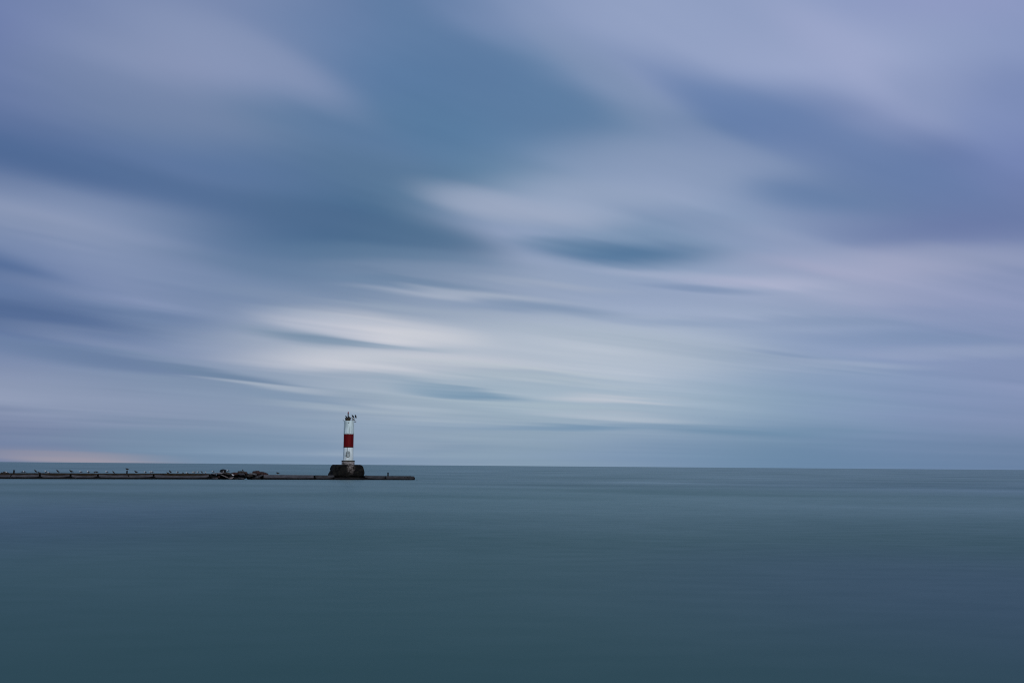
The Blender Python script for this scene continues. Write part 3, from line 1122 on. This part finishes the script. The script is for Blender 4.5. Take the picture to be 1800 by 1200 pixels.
RUST = (0.20, 0.13, 0.06)
M['white_up'] = paint('weathered_white_paint', (0.60, 0.71, 0.69), (0.26, 0.32, 0.31), RUST, 0.35, 1.7, [(px2x(619.0, 745), zf(744), 0.07, 0.75, 0.55), (px2x(606, 740), zf(741), 0.10, 0.25, 0.5), (px2x(608.5, 747), zf(750), 0.06, 0.55, 0.3)])
M['white_low'] = paint('weathered_white_paint_lower', (0.68, 0.75, 0.73), (0.33, 0.38, 0.37), RUST, 0.25, 4.2, [(px2x(610.8, 788), zf(787.5), 0.045, 0.42, 0.8), (px2x(609.3, 803), zf(803), 0.07, 0.45, 0.5), (px2x(610, 808), zf(808), 0.25, 0.10, 0.4)])
M['red'] = paint('deep_red_paint', (0.125, 0.0008, 0.0018), (0.062, 0.0006, 0.0015), (0.03, 0.004, 0.004), 0.6, 8.3)
M['hatch'] = paint('greyed_hatch_paint', (0.36, 0.40, 0.39), (0.24, 0.28, 0.27), RUST, 0.3, 6.1)
M['flange'] = mottled('dirty_white_flange', (0.18, 0.18, 0.17), (0.42, 0.44, 0.43), 5, 0.7)
M['seam'] = mottled('black_seam_paint', (0.006, 0.005, 0.005), (0.014, 0.010, 0.010), 5, 0.7)
M['rust_iron'] = mottled('rusty_dark_iron', (0.012, 0.010, 0.007), (0.045, 0.030, 0.018), 5, 0.8)
M['plinth'] = mottled('stained_plinth_concrete', (0.055, 0.048, 0.040), (0.30, 0.275, 0.26), 2.6, 0.9, (1, 1, 1.4), 0.36, 0.66, 0.4, (0.42, 0.40, 0.39), 2.3, 0.63)
M['plinth_lip'] = mottled('dark_mossy_lip', (0.012, 0.013, 0.009), (0.040, 0.038, 0.028), 4, 0.9)
M['lamp_grey'] = mottled('grey_lamp_housing', (0.06, 0.063, 0.066), (0.11, 0.115, 0.12), 8, 0.6)
M['lamp_red'] = mottled('red_lamp_lens', (0.16, 0.035, 0.035), (0.22, 0.06, 0.06), 8, 0.4)
M['panel'] = mottled('solar_panel_dark', (0.10, 0.11, 0.12), (0.22, 0.24, 0.25), 6, 0.4)
M['strut'] = mottled('pale_galvanised_strut', (0.16, 0.17, 0.17), (0.34, 0.36, 0.36), 6, 0.6)

bm = bmesh.new()
lathe(bm, [(RT * 1.02, Z['band_t'] + 0.02), (RT * 1.01, (Z['band_t'] + Z['top']) / 2), (RT, Z['top'] - 0.05), (RT * 0.985, Z['top'])], 64)
link_mesh('upper_shaft', bm, M['white_up'], lh)
bm = bmesh.new()
lathe(bm, [(RT * 1.03, Z['band_t'] - 0.11), (RT * 1.035, Z['band_t'] - 0.02), (RT * 1.03, Z['band_t'] + 0.02)], 64)
link_mesh('flange_ring', bm, M['flange'], lh)
bm = bmesh.new()
lathe(bm, [(RT * 1.0, Z['band_b'] + 0.02), (RT * 1.0, Z['band_t'] - 0.11)], 64)
link_mesh('red_band', bm, M['red'], lh)
bm = bmesh.new()
lathe(bm, [(RT * 1.012, Z['band_b'] - 0.06), (RT * 1.015, Z['band_b']), (RT * 1.008, Z['band_b'] + 0.05)], 64)
link_mesh('seam_ring', bm, M['seam'], lh)
bm = bmesh.new()
lathe(bm, [(RT * 1.03, Z['foot'] - 0.05), (RT * 1.02, (Z['foot'] + Z['band_b']) / 2), (RT * 1.0, Z['band_b'] - 0.05)], 64)
link_mesh('lower_shaft', bm, M['white_low'], lh)
# plinth
RP = 11.2 / mpx
bm = bmesh.new()
lathe(bm, [(RP * 1.0, Z['plinth'] - 0.5), (RP * 0.99, Z['plinth']), (RP * 0.98, Z['foot'] - 0.22)], 48)
for v in bm.verts:
    k = 1 + 0.02 * mnoise.noise(v.co * 2.5)
    v.co.x *= k
    v.co.y *= k
pl = link_mesh('plinth', bm, M['plinth'], lh)
bm = bmesh.new()
lathe(bm, [(RP * 0.98, Z['foot'] - 0.22), (RP * 1.02, Z['foot'] - 0.20), (RP * 1.02, Z['foot'] - 0.06), (RP * 0.97, Z['foot'] - 0.03)], 48)
link_mesh('lip', bm, M['plinth_lip'], pl)


# oval hatch on the front of the lower shaft
def oval(bm, cx, cz, hw, hh, t0, t1, n=32):
    ring0, ring1 = [], []
    sq = 2.6
    for i in range(n):
        a = 2 * math.pi * i / n
        c, s_ = math.cos(a), math.sin(a)
        x = cx + hw * math.copysign(abs(c) ** (2 / sq), c)
        z = cz + hh * math.copysign(abs(s_) ** (2 / sq), s_)
        yy = -math.sqrt(max(0.01, (RT * 1.02) ** 2 - x * x))
        ring0.append(bm.verts.new((x, yy - t0, z)))
        ring1.append(bm.verts.new((x, yy - t1, z)))
    for i in range(n):
        j = (i + 1) % n
        bm.faces.new((ring0[i], ring0[j], ring1[j], ring1[i]))
    bm.faces.new(ring1)
    bm.faces.new(ring0)


hx, hz_ = px2x(611.9, 798.2), zf(798.2)
hw, hh = 2.85 / mpx, 5.1 / mpx
bm = bmesh.new()
oval(bm, hx, hz_, hw + 0.03, hh + 0.03, -0.05, 0.035)
hatch_frame = link_mesh('hatch_frame', bm, M['rust_iron'], lh)
bm = bmesh.new()
oval(bm, hx, hz_, hw - 0.035, hh - 0.035, 0.0, 0.065)
hatch = link_mesh('hatch_door', bm, M['hatch'], lh)
hatch['label'] = 'oval white steel hatch'
bm = bmesh.new()
box(bm, hx - 0.12, hx + 0.12, -RT * 1.02 - 0.085, -RT * 1.02 - 0.06, hz_ + hh * 0.50, hz_ + hh * 0.58)
link_mesh('hatch_handle', bm, M['iron'], hatch)
bm = bmesh.new()
box(bm, hx - hw - 0.15, hx - hw - 0.02, -RT * 0.98 - 0.05, -RT * 0.9, hz_ - 0.25, hz_ - 0.15)
link_mesh('hinge', bm, M['rust_iron'], hatch)
# small vent below the rim
bm = bmesh.new()
vx, vz = px2x(613.0, 742.5), zf(742.5)
box(bm, vx - 0.09, vx + 0.09, -RT * 1.0 - 0.05, -RT * 0.9, vz - 0.05, vz + 0.05)
link_mesh('vent', bm, M['seam'], lh)
# rim lug at the left of the top
bm = bmesh.new()
lx = px2x(605.6, 739)
box(bm, lx - 0.07, lx + 0.05, -0.12, 0.12, Z['top'] - 0.03, Z['top'] + 0.10)
link_mesh('rim_lug', bm, M['rust_iron'], lh)
# drum and lamp
DX = px2x(613.7, 736) * 1.0
z0, z1 = Z['top'], zt(734.2)
bm = bmesh.new()
lathe(bm, [(4.3 / mpx, z0), (4.4 / mpx, z0 + 0.08), (5.0 / mpx, z1 - 0.10), (5.3 / mpx, z1 - 0.08), (5.3 / mpx, z1)], 32, DX)
drum = link_mesh('lantern_drum', bm, M['rust_iron'], lh)
bm = bmesh.new()
lathe(bm, [(0.17, z1), (0.17, z1 + 0.05), (0.10, z1 + 0.12), (0.09, z1 + 0.25)], 20, DX + 0.02)
link_mesh('lamp_base', bm, M['lamp_grey'], lh)
zl0, zl1, zl2 = z1 + 0.25, zt(726.5), zt(723.2)
bm = bmesh.new()
lathe(bm, [(0.11, zl0), (0.12, zl0 + 0.05), (0.12, zl1 - 0.04), (0.145, zl1 - 0.02), (0.145, zl1)], 20, DX + 0.03)
link_mesh('lamp_post', bm, M['lamp_grey'], lh)
bm = bmesh.new()
lathe(bm, [(0.125, zl1), (0.13, zl1 + 0.12), (0.10, zl2 - 0.10), (0.05, zl2 - 0.02), (0.015, zl2)], 20, DX + 0.03)
link_mesh('lamp_lens', bm, M['lamp_red'], lh)
# side bracket: upper perch rail, lower shelf, struts, tilted panel
xr = px2x(620.6, 736)


def X(px):
    return px2x(px, 736)


bm = bmesh.new()
tube(bm, (X(618.2), 0.0, zt(733.6)), (X(627.6), 0.0, zt(733.5)), 0.06)
rail = link_mesh('perch_rail', bm, M['rust_iron'], lh)
bm = bmesh.new()
box(bm, X(619.6), X(628.0), -0.22, 0.22, zt(741.2), zt(740.0))
box(bm, X(620.2), X(622.0), -0.10, 0.10, zt(740.2), zt(738.4))
link_mesh('shelf', bm, M['iron'], lh)
for (xa, ya, xb, yb) in ((621.3, 740.2, 621.3, 733.6), (623.0, 738.4, 622.2, 733.6), (624.4, 738.4, 621.6, 734.6)):
    bm = bmesh.new()
    tube(bm, (X(xa), -0.02, zt(ya)), (X(xb), -0.02, zt(yb)), 0.06)
    link_mesh('strut', bm, M['strut'], lh)
bm = bmesh.new()
box(bm, X(620.2), X(626.6), -0.12, 0.12, zt(738.6), zt(738.0))
link_mesh('bracket_arm', bm, M['rust_iron'], lh)
bm = bmesh.new()
xc, zc_ = X(624.6), zt(736.6)
box(bm, xc - 0.03, xc + 0.03, -0.22, 0.22, zc_ - 0.23, zc_ + 0.20, Matrix.Rotation(R(-28), 3, 'Y'))
link_mesh('side_panel', bm, M['panel'], lh)

# stone base
m, nt, p = new_mat('black_stone_base')
Nf, Lf = nt.nodes, nt.links
tcf = Nf.new('ShaderNodeTexCoord')
nf = Nf.new('ShaderNodeTexNoise')
nf.inputs['Scale'].default_value = 1.4
nf.inputs['Detail'].default_value = 7
Lf.new(tcf.outputs['Object'], nf.inputs['Vector'])
rf = Nf.new('ShaderNodeValToRGB')
rf.color_ramp.elements[0].position = 0.4
rf.color_ramp.elements[0].color = (0.002, 0.002, 0.002, 1)
rf.color_ramp.elements[1].position = 0.75
rf.color_ramp.elements[1].color = (0.012, 0.011, 0.008, 1)
Lf.new(nf.outputs['Fac'], rf.inputs[0])
outc = rf.outputs[0]
# pale run of lime and droppings down the middle of the front
ml = Nf.new('ShaderNodeMapping')
ml.vector_type = 'TEXTURE'
ml.inputs['Location'].default_value = (px2x(612.8, 822), -3.0, zf(820))
ml.inputs['Scale'].default_value = (0.85, 3.0, 1.6)
nw = Nf.new('ShaderNodeTexNoise')
nw.inputs['Scale'].default_value = 1.7
nw.inputs['Detail'].default_value = 5
Lf.new(tcf.outputs['Object'], nw.inputs['Vector'])
va = Nf.new('ShaderNodeVectorMath')
va.operation = 'MULTIPLY_ADD'
Lf.new(nw.outputs['Color'], va.inputs[0])
va.inputs[1].default_value = (0.9, 0.9, 0.9)
sub = Nf.new('ShaderNodeVectorMath')
sub.operation = 'SUBTRACT'
Lf.new(tcf.outputs['Object'], sub.inputs[0])
sub.inputs[1].default_value = (0.45, 0.45, 0.45)
Lf.new(sub.outputs[0], va.inputs[2])
Lf.new(va.outputs[0], ml.inputs[0])
ln = Nf.new('ShaderNodeVectorMath')
ln.operation = 'LENGTH'
Lf.new(ml.outputs[0], ln.inputs[0])
r2 = Nf.new('ShaderNodeMapRange')
r2.inputs[1].default_value = 0.15
r2.inputs[2].default_value = 1.0
r2.inputs[3].default_value = 0.95
r2.inputs[4].default_value = 0.0
Lf.new(ln.outputs['Value'], r2.inputs[0])
r3 = Nf.new('ShaderNodeValToRGB')
r3.color_ramp.elements[0].position = 0.35
r3.color_ramp.elements[0].color = (0.020, 0.016, 0.013, 1)
r3.color_ramp.elements[1].position = 0.68
r3.color_ramp.elements[1].color = (0.22, 0.185, 0.16, 1)
nv = Nf.new('ShaderNodeTexNoise')
nv.inputs['Scale'].default_value = 3.2
nv.inputs['Detail'].default_value = 6
Lf.new(tcf.outputs['Object'], nv.inputs['Vector'])
Lf.new(nv.outputs['Fac'], r3.inputs[0])
mx = Nf.new('ShaderNodeMix')
mx.data_type = 'RGBA'
Lf.new(r2.outputs[0], mx.inputs[0])
Lf.new(outc, mx.inputs[6])
Lf.new(r3.outputs[0], mx.inputs[7])
# lichen specks
ns = Nf.new('ShaderNodeTexNoise')
ns.inputs['Scale'].default_value = 4.5
ns.inputs['Detail'].default_value = 3
Lf.new(tcf.outputs['Object'], ns.inputs['Vector'])
r4 = Nf.new('ShaderNodeMapRange')
r4.inputs[1].default_value = 0.66
r4.inputs[2].default_value = 0.74
r4.inputs[4].default_value = 0.7
Lf.new(ns.outputs['Fac'], r4.inputs[0])
mx2 = Nf.new('ShaderNodeMix')
mx2.data_type = 'RGBA'
Lf.new(r4.outputs[0], mx2.inputs[0])
Lf.new(mx.outputs[2], mx2.inputs[6])
mx2.inputs[7].default_value = (0.075, 0.062, 0.028, 1)
Lf.new(mx2.outputs[2], p.inputs['Base Color'])
p.inputs['Roughness'].default_value = 0.9
bf = Nf.new('ShaderNodeBump')
bf.inputs['Strength'].default_value = 0.8
bf.inputs['Distance'].default_value = 0.08
Lf.new(nf.outputs['Fac'], bf.inputs['Height'])
Lf.new(bf.outputs[0], p.inputs['Normal'])

bm = bmesh.new()
nA, nZ = 96, 22
zb0, zb1 = -0.1, Z['plinth'] + 0.02
xl_t, xl_b = px2x(585.8, 817), px2x(581.0, 834)
xr_t, xr_b = px2x(637.6, 818), px2x(639.2, 834)
rings = []
for k in range(nZ + 1):
    u = k / nZ
    z = zb0 + (zb1 - zb0) * u
    # left side steps out low down, right side is nearly plumb
    def lerp(a, b, t):
        return a + (b - a) * max(0, min(1, t))
    L_ = lerp(xl_b, xl_t, (u - 0.33) / 0.45) + lerp(0.45, 0, (u - 0.12) / 0.2)
    R_ = lerp(xr_b, xr_t, (u - 0.6) / 0.4) - lerp(0.5, 0, (u - 0.12) / 0.2)
    inset = 0.0
    if u > 0.78:
        inset = 0.38 * ((u - 0.78) / 0.22) ** 2.2
    cx_, hx_ = (L_ + R_) / 2, (R_ - L_) / 2 - inset
    ring = []
    for i in range(nA):
        a = 2 * math.pi * i / nA
        c, s_ = math.cos(a), math.sin(a)
        e = 2 / 3.2
        x = cx_ + hx_ * math.copysign(abs(c) ** e, c)
        y = 0.10 + (hx_ * 0.98) * math.copysign(abs(s_) ** e, s_)
        v = Vector((x, y, z))
        nn = mnoise.noise(v * 0.9) * 0.22 + mnoise.noise(v * 2.4) * 0.14 + mnoise.noise(v * 5.0) * 0.06
        # coarse courses of stone
        nn += 0.06 * mnoise.noise(Vector((x * 1.1, y * 1.1, z * 5.0)))
        ring.append(bm.verts.new((x + c * nn, y + s_ * nn, z + 0.05 * mnoise.noise(v * 1.3 + Vector((9, 0, 0))))))
    rings.append(ring)
for a, b in zip(rings, rings[1:]):
    for i in range(nA):
        j = (i + 1) % nA
        bm.faces.new((a[i], a[j], b[j], b[i]))
bm.faces.new(rings[0])
bm.faces.new(rings[-1])
link_mesh('stone_base', bm, m, lh)


# dark birds on the lighthouse top
def dark_bird(x, z, length, lean, label, yoff=0.0):
    k = length / 0.60
    sp = [(0.24, -0.05, .02, .012), (0.17, 0.02, .035, .025), (0.09, 0.11, .065, .06), (0.0, 0.215, .082, .085), (-0.07, 0.31, .07, .075), (-0.11, 0.38, .045, .045), (-0.14, 0.425, .040, .040), (-0.175, 0.44, .034, .032), (-0.21, 0.435, .014, .014), (-0.235, 0.43, .010, .010), (-0.265, 0.422, .004, .005)]
    bm = bird_bm(sp, fat=1.75, legs=[(0.07, 0.03, 0.13), (0.07, -0.03, 0.13)])
    o = link_mesh('perched_bird', bm, [M['gull_black']] * 4 + [M['leg_skin']])
    p = world(TS, LD, 0) + TANG * x + NORM * yoff
    o.location = (p.x, p.y, z)
    o.rotation_euler = (0, R(lean), PHI)
    o.scale = (k, k, k)
    return tag(o, label, 'bird', 'dark birds perched on the lighthouse top')


dark_bird(X(622.6), zt(733.4), 0.66, -4, 'black bird on the side rail, the one nearer the lighthouse tower')
dark_bird(X(626.8), zt(733.4), 0.66, 14, 'black bird at the outer end of the side rail')
dark_bird(X(610.8), z1, 0.54, -14, 'black bird on the drum to the left of the lamp', -0.2)
dark_bird(X(615.4), z1, 0.48, -8, 'black bird on the drum to the right of the lamp', -0.2)

# ------------------------------------------------------------------ render settings
sc.view_settings.view_transform = 'Standard'
sc.view_settings.look = 'None'
sc.view_settings.exposure = 0.0
sc.view_settings.gamma = 1.0
sc.render.engine = 'CYCLES'
sc.cycles.use_denoising = False
sc.cycles.pixel_filter_type = 'BLACKMAN_HARRIS'
sc.cycles.filter_width = 1.1
